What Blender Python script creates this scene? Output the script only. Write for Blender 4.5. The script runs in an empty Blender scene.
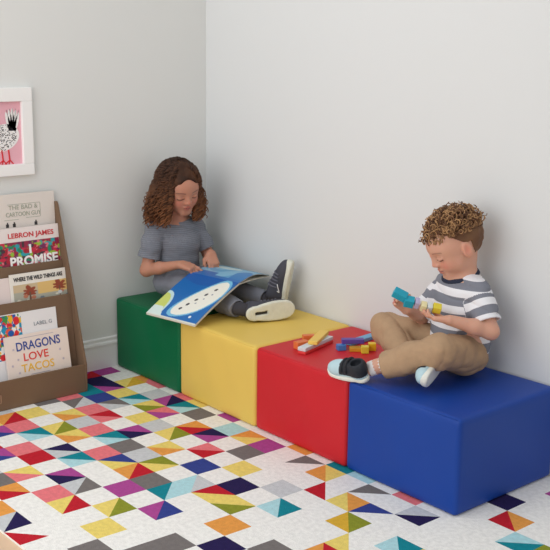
import bpy, math, random
import numpy as np
from mathutils import Vector, Matrix, noise as mnoise
random.seed(7); rng = np.random.default_rng(7)
COL = bpy.context.scene.collection

# ------------------------------------------------------------------ colour / materials
def s2l(c):
    c = np.asarray(c, float) / 255.0
    return np.where(c <= .04045, c / 12.92, ((c + .055) / 1.055) ** 2.4)
def rgba(c): return (*[float(x) for x in s2l(c)], 1.0)

def mat(name, color=None, rough=.6, bump=0, bscale=60, attr=False, var=0, vscale=8, spec=.5, sss=0, sheen=0, coat=0, metal=0):
    m = bpy.data.materials.new(name); m.use_nodes = True
    nt = m.node_tree; b = nt.nodes['Principled BSDF']; L = nt.links.new
    b.inputs['Roughness'].default_value = rough
    b.inputs['Specular IOR Level'].default_value = spec
    b.inputs['Metallic'].default_value = metal
    if sss:
        b.inputs['Subsurface Weight'].default_value = sss
        b.inputs['Subsurface Radius'].default_value = (.010, .004, .002)
        b.inputs['Subsurface Scale'].default_value = .6
    if sheen:
        b.inputs['Sheen Weight'].default_value = sheen; b.inputs['Sheen Roughness'].default_value = .6
    if coat: b.inputs['Coat Weight'].default_value = coat; b.inputs['Coat Roughness'].default_value = .35
    tc = nt.nodes.new('ShaderNodeTexCoord')
    if attr:
        a = nt.nodes.new('ShaderNodeAttribute'); a.attribute_name = 'Col'; src = a.outputs['Color']
    else:
        r = nt.nodes.new('ShaderNodeRGB'); r.outputs[0].default_value = rgba(color); src = r.outputs[0]
    if var:
        n = nt.nodes.new('ShaderNodeTexNoise'); n.inputs['Scale'].default_value = vscale; n.inputs['Detail'].default_value = 5
        L(tc.outputs['Object'], n.inputs['Vector'])
        mr = nt.nodes.new('ShaderNodeMapRange'); mr.inputs['From Min'].default_value = .3; mr.inputs['From Max'].default_value = .7
        mr.inputs['To Min'].default_value = 1 - var; mr.inputs['To Max'].default_value = 1 + var
        L(n.outputs['Fac'], mr.inputs['Value'])
        vm = nt.nodes.new('ShaderNodeVectorMath'); vm.operation = 'SCALE'
        L(src, vm.inputs[0]); L(mr.outputs[0], vm.inputs['Scale']); src = vm.outputs[0]
    L(src, b.inputs['Base Color'])
    if bump:
        n2 = nt.nodes.new('ShaderNodeTexNoise'); n2.inputs['Scale'].default_value = bscale; n2.inputs['Detail'].default_value = 6
        L(tc.outputs['Object'], n2.inputs['Vector'])
        bp = nt.nodes.new('ShaderNodeBump'); bp.inputs['Strength'].default_value = bump; bp.inputs['Distance'].default_value = .004
        L(n2.outputs['Fac'], bp.inputs['Height']); L(bp.outputs[0], b.inputs['Normal'])
    return m

# ------------------------------------------------------------------ object helpers
def link(o, parent=None):
    COL.objects.link(o)
    if parent is not None:
        o.parent = parent
        o.matrix_parent_inverse = Matrix.Translation(-Vector(parent_world(parent)))
    return o
def parent_world(p):
    v = Vector(p.location)
    return v
def tag(o, label=None, cat=None, group=None, kind=None):
    if label: o['label'] = label
    if cat: o['category'] = cat
    if group: o['group'] = group
    if kind: o['kind'] = kind
    return o
def empty(name, loc=(0, 0, 0)):
    o = bpy.data.objects.new(name, None); o.location = loc; o.empty_display_size = .05; COL.objects.link(o); return o

class MB:
    """collects verts / faces / per-vertex colours"""
    def __init__(s): s.v = []; s.f = []; s.c = []
    def add(s, verts, faces, col=None):
        o = len(s.v); s.v += [tuple(map(float, q)) for q in verts]; s.f += [tuple(i + o for i in q) for q in faces]
        s.c += [tuple(col) if col is not None else (1, 1, 1)] * len(verts); return s
    def box(s, lo, hi, col=None, M=None):
        vs = [Vector((x, y, z)) for x in (lo[0], hi[0]) for y in (lo[1], hi[1]) for z in (lo[2], hi[2])]
        if M is not None: vs = [M @ q for q in vs]
        return s.add(vs, [(0, 1, 3, 2), (4, 6, 7, 5), (0, 4, 5, 1), (2, 3, 7, 6), (0, 2, 6, 4), (1, 5, 7, 3)], col)
    def tube(s, pts, r, n=6, col=None, r2=None):
        pts = [Vector(p) for p in pts]; N = len(pts)
        t0 = (pts[1] - pts[0]).normalized(); up = Vector((0, 0, 1)) if abs(t0.z) < .9 else Vector((1, 0, 0))
        u = t0.cross(up).normalized(); vs = []; fs = []
        for i, p in enumerate(pts):
            t = (pts[min(i + 1, N - 1)] - pts[max(i - 1, 0)])
            t = t.normalized() if t.length > 1e-9 else t0
            u = (u - t * u.dot(t)).normalized(); w = t.cross(u)
            rr = r if r2 is None else r + (r2 - r) * i / (N - 1)
            for k in range(n):
                a = 2 * math.pi * k / n; vs.append(p + (u * math.cos(a) + w * math.sin(a)) * rr)
        for i in range(N - 1):
            for k in range(n):
                k2 = (k + 1) % n; fs.append((i * n + k, i * n + k2, (i + 1) * n + k2, (i + 1) * n + k))
        fs.append(tuple(range(n - 1, -1, -1))); fs.append(tuple((N - 1) * n + k for k in range(n)))
        return s.add(vs, fs, col)
    def build(s, name, m, parent=None, smooth=False, bevel=0, seg=2, subsurf=0):
        me = bpy.data.meshes.new(name); me.from_pydata(s.v, [], s.f)
        at = me.color_attributes.new('Col', 'FLOAT_COLOR', 'POINT')
        at.data.foreach_set('color', np.hstack([np.array(s.c, float), np.ones((len(s.v), 1))]).ravel().astype(np.float32))
        me.materials.append(m); me.polygons.foreach_set('use_smooth', [smooth] * len(me.polygons)); me.update()
        o = bpy.data.objects.new(name, me); link(o, parent)
        if bevel:
            b = o.modifiers.new('bevel', 'BEVEL'); b.width = bevel; b.segments = seg; b.limit_method = 'ANGLE'
            me.polygons.foreach_set('use_smooth', [True] * len(me.polygons))
            w = o.modifiers.new('wn', 'WEIGHTED_NORMAL')
        if subsurf:
            q = o.modifiers.new('ss', 'SUBSURF'); q.levels = q.render_levels = subsurf
        return o

def text_obj(body, name, m, parent, M, size, depth=.0004, bold=0.0, width=None, spacing=1.0):
    cu = bpy.data.curves.new(name, 'FONT'); cu.body = body; cu.size = size; cu.extrude = depth; cu.offset = bold
    cu.align_x = 'CENTER'; cu.align_y = 'CENTER'; cu.space_character = spacing; cu.resolution_u = 3
    t = bpy.data.objects.new(name, cu); COL.objects.link(t)
    dg = bpy.context.evaluated_depsgraph_get(); dg.update()
    me = bpy.data.meshes.new_from_object(t.evaluated_get(dg)); bpy.data.objects.remove(t)
    if width:
        xs = [v.co.x for v in me.vertices]; k = width / (max(xs) - min(xs))
        for v in me.vertices: v.co.x *= k
    me.transform(M); me.materials.clear(); me.materials.append(m)
    o = bpy.data.objects.new(name, me); link(o, parent); return o

# ------------------------------------------------------------------ implicit surfaces
def nz(v): v = np.asarray(v, float); return v / np.linalg.norm(v)
def rc(p, a, b, r1, r2):
    a = np.asarray(a, float); b = np.asarray(b, float); ab = b - a
    t = np.clip(((p - a) @ ab) / max(ab @ ab, 1e-12), 0, 1)
    return np.linalg.norm(p - a - t[:, None] * ab, axis=1) - (r1 + (r2 - r1) * t)
def ell(p, c, R, r):
    q = (p - np.asarray(c, float)) @ R.T; r = np.asarray(r, float)
    k0 = np.linalg.norm(q / r, axis=1); k1 = np.linalg.norm(q / r ** 2, axis=1)
    return k0 * (k0 - 1) / np.maximum(k1, 1e-9)
def rbox(p, c, R, h, rd):
    q = np.abs((p - np.asarray(c, float)) @ R.T) - (np.asarray(h, float) - rd)
    return np.linalg.norm(np.maximum(q, 0), axis=1) + np.minimum(q.max(axis=1), 0) - rd
def smin(a, b, k):
    h = np.maximum(k - np.abs(a - b), 0) / k
    return np.minimum(a, b) - h * h * k * .25
def smax(a, b, k): return -smin(-a, -b, k)
I3 = np.eye(3)
class SDF:
    def __init__(s): s.p = []
    def cone(s, a, b, r1, r2=None, k=.02): s.p.append(('c', (a, b, r1, r1 if r2 is None else r2), k)); return s
    def ell(s, c, r, R=I3, k=.02): s.p.append(('e', (c, R, r), k)); return s
    def box(s, c, h, rd, R=I3, k=.02): s.p.append(('b', (c, R, h, rd), k)); return s
    def sub(s, c, r, R=I3, k=.01): s.p.append(('-', (c, R, r), k)); return s
    def __call__(s, p):
        d = None
        for t, a, k in s.p:
            if t == 'c': q = rc(p, *a)
            elif t == 'b': q = rbox(p, *a)
            else: q = ell(p, *a)
            if d is None: d = q
            elif t == '-': d = smax(d, -q, k)
            else: d = smin(d, q, k)
        return d
def wr(p, f, seed=0, axis=None):
    """cheap warped sine noise, about -1..1"""
    x, y, z = (p * f).T; s = seed * 1.7
    w = np.sin(x * .7 + 1.3 * np.sin(y * .9 + s) + s) + np.sin(y * .8 + 1.1 * np.sin(z * 1.1 + 2 * s)) + np.sin(z * .9 + 1.2 * np.sin(x * .6 + s))
    return w / 3

def folds(p, d, f, seed, amp):
    """sharp creases running across direction d"""
    d = nz(d); t = p @ d * f * 2 + 1.6 * wr(p, 22, seed) + seed
    m = np.clip(.5 + .8 * wr(p, 14, seed + 5), 0, 1)
    return amp * m * (1 - 2 * np.abs(np.sin(t)) ** .6)

def surf(name, f, lo, hi, h, m, parent=None, color=None, attrs=None, B=8):
    lo = np.asarray(lo, float); n = np.ceil((np.asarray(hi) - lo) / h / B).astype(int) * B
    nb = n // B
    V = np.ones(n, np.float32)
    bi = np.stack(np.meshgrid(*[np.arange(k) for k in nb], indexing='ij'), -1).reshape(-1, 3)
    cen = lo + (bi * B + B / 2 - .5) * h
    dc = np.concatenate([f(cen[i:i + 60000]) for i in range(0, len(cen), 60000)])
    rad = B * h * .87 * 1.35 + h
    act = np.abs(dc) < rad
    off = np.stack(np.meshgrid(*[np.arange(B)] * 3, indexing='ij'), -1).reshape(-1, 3)
    Vb = V.reshape(nb[0], B, nb[1], B, nb[2], B)
    for b in bi[(~act) & (dc < 0)]: Vb[b[0], :, b[1], :, b[2], :] = -1
    ab = bi[act]
    for i in range(0, len(ab), 120):
        ch = ab[i:i + 120]
        idx = (ch[:, None, :] * B + off[None]).reshape(-1, 3)
        V[idx[:, 0], idx[:, 1], idx[:, 2]] = f(lo + idx * h)
    V[0] = V[-1] = 1; V[:, 0] = V[:, -1] = 1; V[:, :, 0] = V[:, :, -1] = 1
    s = V < 0
    cnt = np.zeros(np.array(V.shape) - 1, np.int8)
    for dx in (0, 1):
        for dy in (0, 1):
            for dz in (0, 1):
                cnt += s[dx:V.shape[0] - 1 + dx, dy:V.shape[1] - 1 + dy, dz:V.shape[2] - 1 + dz]
    cells = np.argwhere((cnt > 0) & (cnt < 8))
    cid = -np.ones(cnt.shape, np.int32); cid[tuple(cells.T)] = np.arange(len(cells))
    cor = np.array([(x, y, z) for x in (0, 1) for y in (0, 1) for z in (0, 1)])
    cv = np.stack([V[cells[:, 0] + c[0], cells[:, 1] + c[1], cells[:, 2] + c[2]] for c in cor], 1)
    acc = np.zeros((len(cells), 3)); num = np.zeros(len(cells))
    for a in range(8):
        for b in range(a + 1, 8):
            if np.abs(cor[a] - cor[b]).sum() != 1: continue
            va, vb = cv[:, a], cv[:, b]; mk = (va < 0) != (vb < 0)
            t = np.where(mk, va / np.where(mk, va - vb, 1), 0)
            acc += np.where(mk[:, None], cor[a] + t[:, None] * (cor[b] - cor[a]), 0); num += mk
    verts = lo + (cells + acc / num[:, None]) * h
    quads = []
    for ax in range(3):
        o1, o2 = [(1, 2), (2, 0), (0, 1)][ax]
        A = [slice(None)] * 3; Bs = [slice(None)] * 3; A[ax] = slice(0, -1); Bs[ax] = slice(1, None)
        sa, sb = s[tuple(A)], s[tuple(Bs)]
        e = np.argwhere(sa != sb); e = e[(e[:, o1] > 0) & (e[:, o2] > 0)]
        inside = sa[tuple(e.T)]
        def C(d1, d2):
            q = e.copy(); q[:, o1] -= d1; q[:, o2] -= d2
            return cid[tuple(q.T)]
        Q = np.stack([C(0, 0), C(1, 0), C(1, 1), C(0, 1)], 1)
        Q[~inside] = Q[~inside][:, ::-1]
        quads.append(Q)
    Q = np.concatenate(quads); Q = Q[(Q >= 0).all(1)]
    me = bpy.data.meshes.new(name)
    me.vertices.add(len(verts)); me.vertices.foreach_set('co', verts.ravel().astype(np.float32))
    me.loops.add(Q.size); me.loops.foreach_set('vertex_index', Q.ravel().astype(np.int32))
    me.polygons.add(len(Q)); me.polygons.foreach_set('loop_start', np.arange(0, Q.size, 4, dtype=np.int32))
    me.update(calc_edges=True); me.validate()
    me.polygons.foreach_set('use_smooth', [True] * len(me.polygons))
    if color is not None:
        c = color(verts); at = me.color_attributes.new('Col', 'FLOAT_COLOR', 'POINT')
        at.data.foreach_set('color', np.hstack([c, np.ones((len(c), 1))]).ravel().astype(np.float32))
    if attrs:
        for k, fn in attrs.items():
            at = me.attributes.new(k, 'FLOAT', 'POINT'); at.data.foreach_set('value', fn(verts).astype(np.float32))
    me.materials.append(m); me.update()
    o = bpy.data.objects.new(name, me); link(o, parent); return o

def frame_of(fwd, up=(0, 0, 1)):
    f = nz(fwd); l = nz(np.cross(up, f)); u = np.cross(f, l); return np.array([f, l, u])   # rows: forward, left, up

def lerpc(a, b, t): t = np.clip(t, 0, 1)[:, None]; return a * (1 - t) + b * t

# ------------------------------------------------------------------ room
M_wallL = mat('wall_paint_left', (224, 225, 222), .85, .05, 180)
M_wallB = mat('wall_paint', (223, 225, 225), .85, .05, 180)
M_trim = mat('white_trim_paint', (244, 243, 242), .45)
M_floor = mat('pale_wood_floor', (222, 190, 158), .5, .05, 40, var=.08, vscale=6)
MB().box((-.104, -4.2, -.008), (-.004, .104, 2.7)).build('wall_left', M_wallL)['kind'] = 'structure'
MB().box((-.004, .004, -.008), (5.2, .104, 2.7)).build('wall_back', M_wallB)['kind'] = 'structure'
MB().box((-.104, -4.2, -.06), (5.2, .104, -.008)).build('floor', M_floor)['kind'] = 'structure'
def prism_x(prof, x0, x1, name, m):   # profile in (y,z) swept on x
    n = len(prof); b = MB()
    vs = [(x0, y, z) for y, z in prof] + [(x1, y, z) for y, z in prof]
    b.add(vs, [tuple(range(n)), tuple(range(2 * n - 1, n - 1, -1))] + [(i, i + n, (i + 1) % n + n, (i + 1) % n) for i in range(n)])
    return b.build(name, m)
def prism_y(prof, y0, y1, name, m):   # profile in (x,z) swept on y
    n = len(prof); b = MB()
    vs = [(x, y0, z) for x, z in prof] + [(x, y1, z) for x, z in prof]
    b.add(vs, [tuple(range(n))[::-1], tuple(range(n, 2 * n))] + [(i, (i + 1) % n, (i + 1) % n + n, i + n) for i in range(n)])
    return b.build(name, m)
pl = [(-.004, 0), (.0045, 0), (.0045, .098), (.009, .1), (.0095, .105), (.008, .111), (.001, .114), (.0005, .121), (.004, .1225), (.0045, .127), (.002, .131), (-.004, .132)]
prism_y([(x, z - (.008 if z == 0 else 0)) for x, z in pl], -4.2, .003, 'baseboard_left', M_trim)['kind'] = 'structure'
pb = [(.004, -.008), (-.001, -.008), (-.001, .1), (-.003, .105), (-.001, .112), (.001, .121), (-.001, .127), (.004, .132)]
prism_x(pb, .0045, 5.2, 'baseboard_back', M_trim)['kind'] = 'structure'

# ------------------------------------------------------------------ rug
PAL = {'w': (244, 242, 237), 'r': (194, 36, 50), 'o': (232, 158, 78), 'y': (238, 214, 116), 'p': (234, 124, 130), 'm': (174, 76, 148),
       'n': (42, 34, 80), 'b': (56, 70, 142), 't': (24, 134, 148), 'l': (178, 220, 226), 'k': (122, 116, 114), 's': (204, 206, 208), 'G': (142, 148, 50),
       'a': (222, 176, 60)}
# each cell: one letter, or Vxy (left/right halves), or Hxy (far/near halves); rows run away from the bench
RUG = {
 -1: {18: 'w', 19: 'w', 20: 'w'}, 0: {18: 'w', 19: 'm', 20: 'w'}, 1: {18: 'w', 19: 'w', 20: 'w', 21: 'w'}, 2: {18: 'n', 19: 'w', 20: 'w', 21: 'w', 22: 'w'},
 3: {18: 'w', 19: 'Vro', 20: 'w', 21: 'w', 22: 'w'},
 4: {0: 'w', 1: 'Vop', 2: 'p', 3: 'w', 4: 'p', 5: 'y', 6: 'w', 7: 'm', 8: 'w', 9: 'w', 10: 'w', 11: 'o', 12: 'w', 13: 't', 14: 'l', 15: 'w', 16: 'p', 17: 'w', 18: 'w', 19: 'w', 20: 'Hlt', 21: 'G'},
 5: {-1: 'm', 0: 'w', 1: 'Vya', 2: 'w', 3: 's', 4: 'Vmn', 5: 'Htl', 6: 'k', 7: 'w', 8: 'l', 9: 'Hoy', 10: 'm', 11: 'w', 12: 'Hkw', 13: 'Voy', 14: 'w', 15: 'Hkw', 16: 'w', 17: 'Hsn', 18: 'w', 19: 'w', 20: 'w'},
 6: {-1: 'Vmr', 0: 'n', 1: 'Hnm', 2: 'y', 3: 'Htl', 4: 'HyG', 5: 'Hpm', 6: 'w', 7: 'Hor', 8: 'Hnm', 9: 'w', 10: 'k', 11: 'w', 12: 'w', 13: 'w', 14: 'Vrw', 15: 'Vyo', 16: 'Hbw', 17: 'w', 18: 'w', 19: 'w'},
 7: {0: 't', 1: 't', 2: 'b', 3: 'Hks', 4: 'w', 5: 'y', 6: 's', 7: 'VyG', 8: 'w', 9: 'Hpr', 10: 'w', 11: 'y', 12: 'w', 13: 's', 14: 'w', 15: 'w', 16: 'VaG', 17: 'w', 18: 'Vlt'},
 8: {2: 'Vks', 3: 'p', 4: 'Hrp', 5: 'w', 6: 'Hmn', 7: 'w', 8: 'Hyo', 9: 'w', 10: 'b', 11: 'w', 12: 'n', 13: 'w', 14: 'Vlt', 15: 'w', 16: 'w', 17: 'Vyw', 18: 'w'},
 9: {2: 'w', 3: 'Hyo', 4: 's', 5: 'p', 6: 'Htl', 7: 'k', 8: 's', 9: 'HGy', 10: 'w', 11: 'Vls', 12: 'Hry', 13: 'HyG', 14: 'w', 15: 'w', 16: 'w', 17: 'Vor'},
 10: {1: 'w', 2: 'y', 3: 'w', 4: 'VyG', 5: 'Hyo', 6: 'w', 7: 'p', 8: 'Hby', 9: 'Vor', 10: 'k', 11: 'Vtl', 12: 'w', 13: 'w', 14: 'o', 15: 'w', 16: 'k'},
 11: {2: 'Vor', 3: 'p', 4: 'Htl', 5: 'w', 6: 'Hns', 7: 'Htl', 8: 'w', 9: 'w', 10: 'm', 11: 'w', 12: 'Vmb', 13: 'w', 14: 'w', 15: 'n', 16: 'w'},
 12: {2: 'y', 3: 'Hmb', 4: 'w', 5: 'p', 6: 'r', 7: 'w', 8: 'Hmn', 9: 'Vsk', 10: 'w', 11: 'VyG', 12: 'w', 13: 'w', 14: 'k', 15: 'w'},
 13: {4: 'r', 5: 'Hmb', 6: 'w', 7: 'Hyp', 8: 'w', 9: 'p', 10: 'Vyr', 11: 'w', 12: 'y', 13: 'w'},
 14: {6: 's', 7: 'Vkk', 8: 'Hor', 9: 'w', 10: 'w', 11: 'w', 12: 'w', 13: 'k', 14: 'w'},
 15: {8: 'w', 9: 'Hoo', 10: 'Vsn', 11: 'Hwr', 12: 'w', 13: 'w'}}
opts = ['w'] * 9 + ['k', 's', 'y', 'm', 'Vor', 'Htl', 'Hmn', 'VyG', 'Vyo', 'Hkw', 'p', 'b']
def rug():
    X0, Y0, a, b = .0513, -.0392, .0971, -.0924
    b_ = MB(); sub = 8
    x_lo, x_hi, y_lo, y_hi = .0005, 2.42, -1.521, -.006
    rr = random.Random(3)
    for r in range(-1, 16):
        for c in range(-1, 25):
            cell = RUG.get(r, {}).get(c) or rr.choice(opts)
            xs0, xs1 = X0 + a * c, X0 + a * (c + 1); yt, yb = Y0 + b * r, Y0 + b * (r + 1)
            def clip(x, y):
                x += .034 * max(0, 1 - max(x, 0) / .6) * min(max((y + 1.0) / .4, 0), 1)
                lo_ = min(max((-.8 - y) / .6, 0), 1); x -= .025 * lo_ * min(max((x - .5) / .5, 0), 1); y -= .008 * lo_
                return (min(max(x, x_lo), x_hi), min(max(y, y_lo), y_hi), 0)
            L_, T_, R_, B_ = clip(xs0, yb), clip(xs0, yt), clip(xs1, yt), clip(xs1, yb)
            if max(xs1, x_lo) == x_lo or min(xs0, x_hi) == x_hi or yt <= y_lo or yb >= y_hi: continue
            cl = lambda k: s2l(PAL[k])
            if len(cell) == 1: b_.add([L_, B_, R_, T_], [(0, 1, 2, 3)], cl(cell))
            elif cell[0] == 'V':
                b_.add([L_, B_, T_], [(0, 1, 2)], cl(cell[1])); b_.add([B_, R_, T_], [(0, 1, 2)], cl(cell[2]))
            else:
                b_.add([L_, R_, T_], [(0, 1, 2)], cl(cell[1])); b_.add([L_, B_, R_], [(0, 1, 2)], cl(cell[2]))
    # sides and underside
    z = -.0075; w = s2l(PAL['w'])
    P = [(x_lo, y_lo), (x_hi, y_lo), (x_hi, y_hi), (x_lo, y_hi)]
    for i in range(4):
        p, q = P[i], P[(i + 1) % 4]
        b_.add([(p[0], p[1], z), (q[0], q[1], z), (q[0], q[1], 0), (p[0], p[1], 0)], [(0, 1, 2, 3)], w)
    b_.add([(p[0], p[1], z) for p in P], [(3, 2, 1, 0)], w)
    m = mat('rug_pile', attr=True, rough=.95, bump=.6, bscale=260, var=.085, vscale=70, spec=.1)
    nt = m.node_tree; vs = [n for n in nt.nodes if n.type == 'TEX_NOISE'][0]; vs.inputs['Detail'].default_value = 8
    o = b_.build('area_rug', m)
    tag(o, 'low pile white rug patterned with multicoloured squares and triangles on the floor', 'rug')
rug()

# ------------------------------------------------------------------ foam bench blocks
def foam_block(x0, w, color, label, dent=None, sheen=0):
    m = mat('vinyl', color, .45, .10, 330, var=.03, vscale=4, spec=.26)
    D, H = .472, .2985; y1 = -.0035; y0 = y1 - D
    n = 20; b = MB()
    x1 = x0 + w
    rad = .016
    def shell(u, v, w_):   # u,v,w in -1..1 cube surface -> rounded, slightly pillowed box
        hx, hy, hz = (x1 - x0) / 2, D / 2, H / 2
        p = np.array([u * hx, v * hy, w_ * hz]); q = np.clip(p, [-hx + rad, -hy + rad, -hz + rad], [hx - rad, hy - rad, hz - rad])
        d = p - q; L = np.linalg.norm(d)
        if L > 1e-9: p = q + d / L * rad * min(1, L / rad) if L > rad else p
        # light fabric puckers
        wob = .0012 * math.sin(9 * p[0] / hx + 3 * p[2] / hz + x0 * 20) * (1 - u * u) * (1 - v * v if abs(v) < .999 else 1)
        p = p + np.array([0, -wob if v < -.99 else 0, 0])
        if w_ > .99 and dent:
            wx, wy = x0 + hx + p[0], y0 + hy + p[1]
            for cx, cy, rr, dd in dent: p[2] -= dd * math.exp(-((wx - cx) ** 2 + (wy - cy) ** 2) / rr ** 2)
        return (x0 + hx + p[0], y0 + hy + p[1], hz + p[2] + .0003)
    g = np.unique(np.concatenate([[-1, -.995, -.985, -.97, -.95], np.linspace(-.92, .92, n), [.95, .97, .985, .995, 1]]))
    k = len(g); idx = {}; V = []; F = []
    def vid(i, j, l):
        if (i, j, l) not in idx: idx[(i, j, l)] = len(V); V.append(shell(g[i], g[j], g[l]))
        return idx[(i, j, l)]
    for i in range(k - 1):
        for j in range(k - 1):
            for s_, fl in ((0, 0), (k - 1, 1)):
                for q in ([(i, j, s_), (i, j + 1, s_), (i + 1, j + 1, s_), (i + 1, j, s_)], [(i, s_, j), (i + 1, s_, j), (i + 1, s_, j + 1), (i, s_, j + 1)], [(s_, i, j), (s_, i, j + 1), (s_, i + 1, j + 1), (s_, i + 1, j)]):
                    ids = [vid(*t) for t in q]; F.append(tuple(ids if not fl else ids[::-1]))
    b.add(V, F)
    root = empty('foam_seat_block', (x0 + w / 2, y0 + D / 2, 0))
    tag(root, label, 'foam block', 'soft blocks lined up as a bench')
    b.build('cover', m, root, smooth=True)
    # stitched seam welt along the front top edge and the front corners
    s = MB(); e = .0014
    s.tube([(x0 + .014, y0 + .0046, H - .0046), (x1 - .014, y0 + .0046, H - .0046)], e, 6)
    s.build('seam', m, root, smooth=True)
    return root
W = .4565; x0 = .0068
foam_block(x0, W - .0008, (0, 104, 64), 'green vinyl foam block in the corner, the girl sits on it', [(.13, -.25, .13, .008), (.10, -.44, .1, .003)])
foam_block(x0 + W, W - .0008, (232, 198, 98), 'yellow vinyl foam block between the green and red ones', [(.62, -.25, .08, .002)])
foam_block(x0 + 2 * W, W - .0008, (204, 36, 46), 'red vinyl foam block holding the loose toy bricks')
foam_block(x0 + 3 * W, W - .0008, (22, 66, 154), 'blue vinyl foam block at the near end, the boy sits on it', [(1.5, -.13, .14, .008)])

# ------------------------------------------------------------------ picture frame
def frame_art():
    root = empty('framed_picture', (0, -.96, .83))
    tag(root, 'white framed picture of a dotted bird on pink hanging on the left wall', 'picture')
    y1, y0, z0, z1 = -.822, -1.098, .833, 1.159; wd, dp = .043, .02; X = -.004
    b = MB()
    b.box((X, y0, z1 - wd - .008), (X + dp, y1, z1)).box((X, y0, z0), (X + dp, y1, z0 + wd)).box((X, y0, z0 + wd), (X + dp, y0 + wd, z1 - wd - .008)).box((X, y1 - wd, z0 + wd), (X + dp, y1, z1 - wd - .008))
    b.build('frame', mat('white_frame', (246, 245, 243), .4), root, bevel=.002)
    A = (y0 + wd - .001, y1 - wd + .001, z0 + wd - .001, z1 - wd - .007)
    MB().box((X, A[0], A[2]), (X + .006, A[1], A[3])).build('print', mat('pink_paper', (232, 176, 188), .7), root)
    # bird: body, tail plumes, dots, feet
    ink = mat('ink', (40, 38, 44), .7); white = mat('white_paint', (240, 238, 236), .7); red = mat('red_paint', (214, 40, 48), .7)
    xp = X + .0065
    body = MB(); pts = []
    cy, cz = -.942, .975
    for i in range(40):
        t = 2 * math.pi * i / 40; pts.append((xp, cy + .068 * math.cos(t), cz + .050 * math.sin(t) + .01 * math.cos(t)))
    body.add([(xp, cy, cz)] + pts, [(0, i + 1, (i + 1) % 40 + 1) for i in range(40)])
    for k in range(5):
        a = math.radians(112 - k * 12); L = .085 - .004 * abs(k - 2); w = .0085
        base = (cy + .034 + .004 * k, cz + .025); tp = (base[0] + L * math.cos(a) * .6, base[1] + L * math.sin(a))
        vs = []
        for i in range(13):
            t = i / 12; ww = w * math.sin(math.pi * (0.15 + .85 * t)) ** .6 if t < 1 else 0
            c = (base[0] + (tp[0] - base[0]) * t, base[1] + (tp[1] - base[1]) * t); vs += [(xp, c[0] - ww, c[1]), (xp, c[0] + ww, c[1])]
        body.add(vs, [(2 * i, 2 * i + 1, 2 * i + 3, 2 * i + 2) for i in range(12)])
        body_ = base, tp
    body.add([(xp, cy - .06, cz + .01), (xp, cy - .04, cz + .03), (xp, cy - .085, cz + .1), (xp, cy - .1, cz + .095)], [(0, 1, 2, 3)])
    birdo = body.build('bird', white, root)
    dots = MB(); rd = random.Random(5)
    for i in range(240):
        t = rd.uniform(0, 6.28); q = math.sqrt(rd.random()) * .92
        y, z = cy + .062 * q * math.cos(t), cz + .052 * q * math.sin(t) + .01 * q * math.cos(t); a = rd.uniform(-.5, .5); s = .0021
        dots.add([(xp + .0004, y - s, z - s * .6 + a * s), (xp + .0004, y + s, z - s * .6 - a * s), (xp + .0004, y + s * .8, z + s * .6), (xp + .0004, y - s * .8, z + s * .6)], [(0, 1, 2, 3)])
    for k in range(5):
        a = math.radians(112 - k * 12)
        y, z = cy + .034 + .005 * k, cz + .045; dots.tube([(xp + .0005, y + .07 * t * math.cos(a) * .6, z + .07 * t * math.sin(a)) for t in (.35, .5, .75, .9)], .0005, 4)
    dots.build('feather_marks', ink, root)
    ft = MB()
    for yy in (cy - .005, cy + .022):
        ft.tube([(xp, yy, cz - .045), (xp, yy + .004, cz - .085)], .0028, 5)
        for dy in (-.016, 0, .018): ft.tube([(xp, yy + .004, cz - .083), (xp, yy + dy, cz - .098)], .0024, 5)
    ft.build('bird_feet', red, root)
frame_art()

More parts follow.
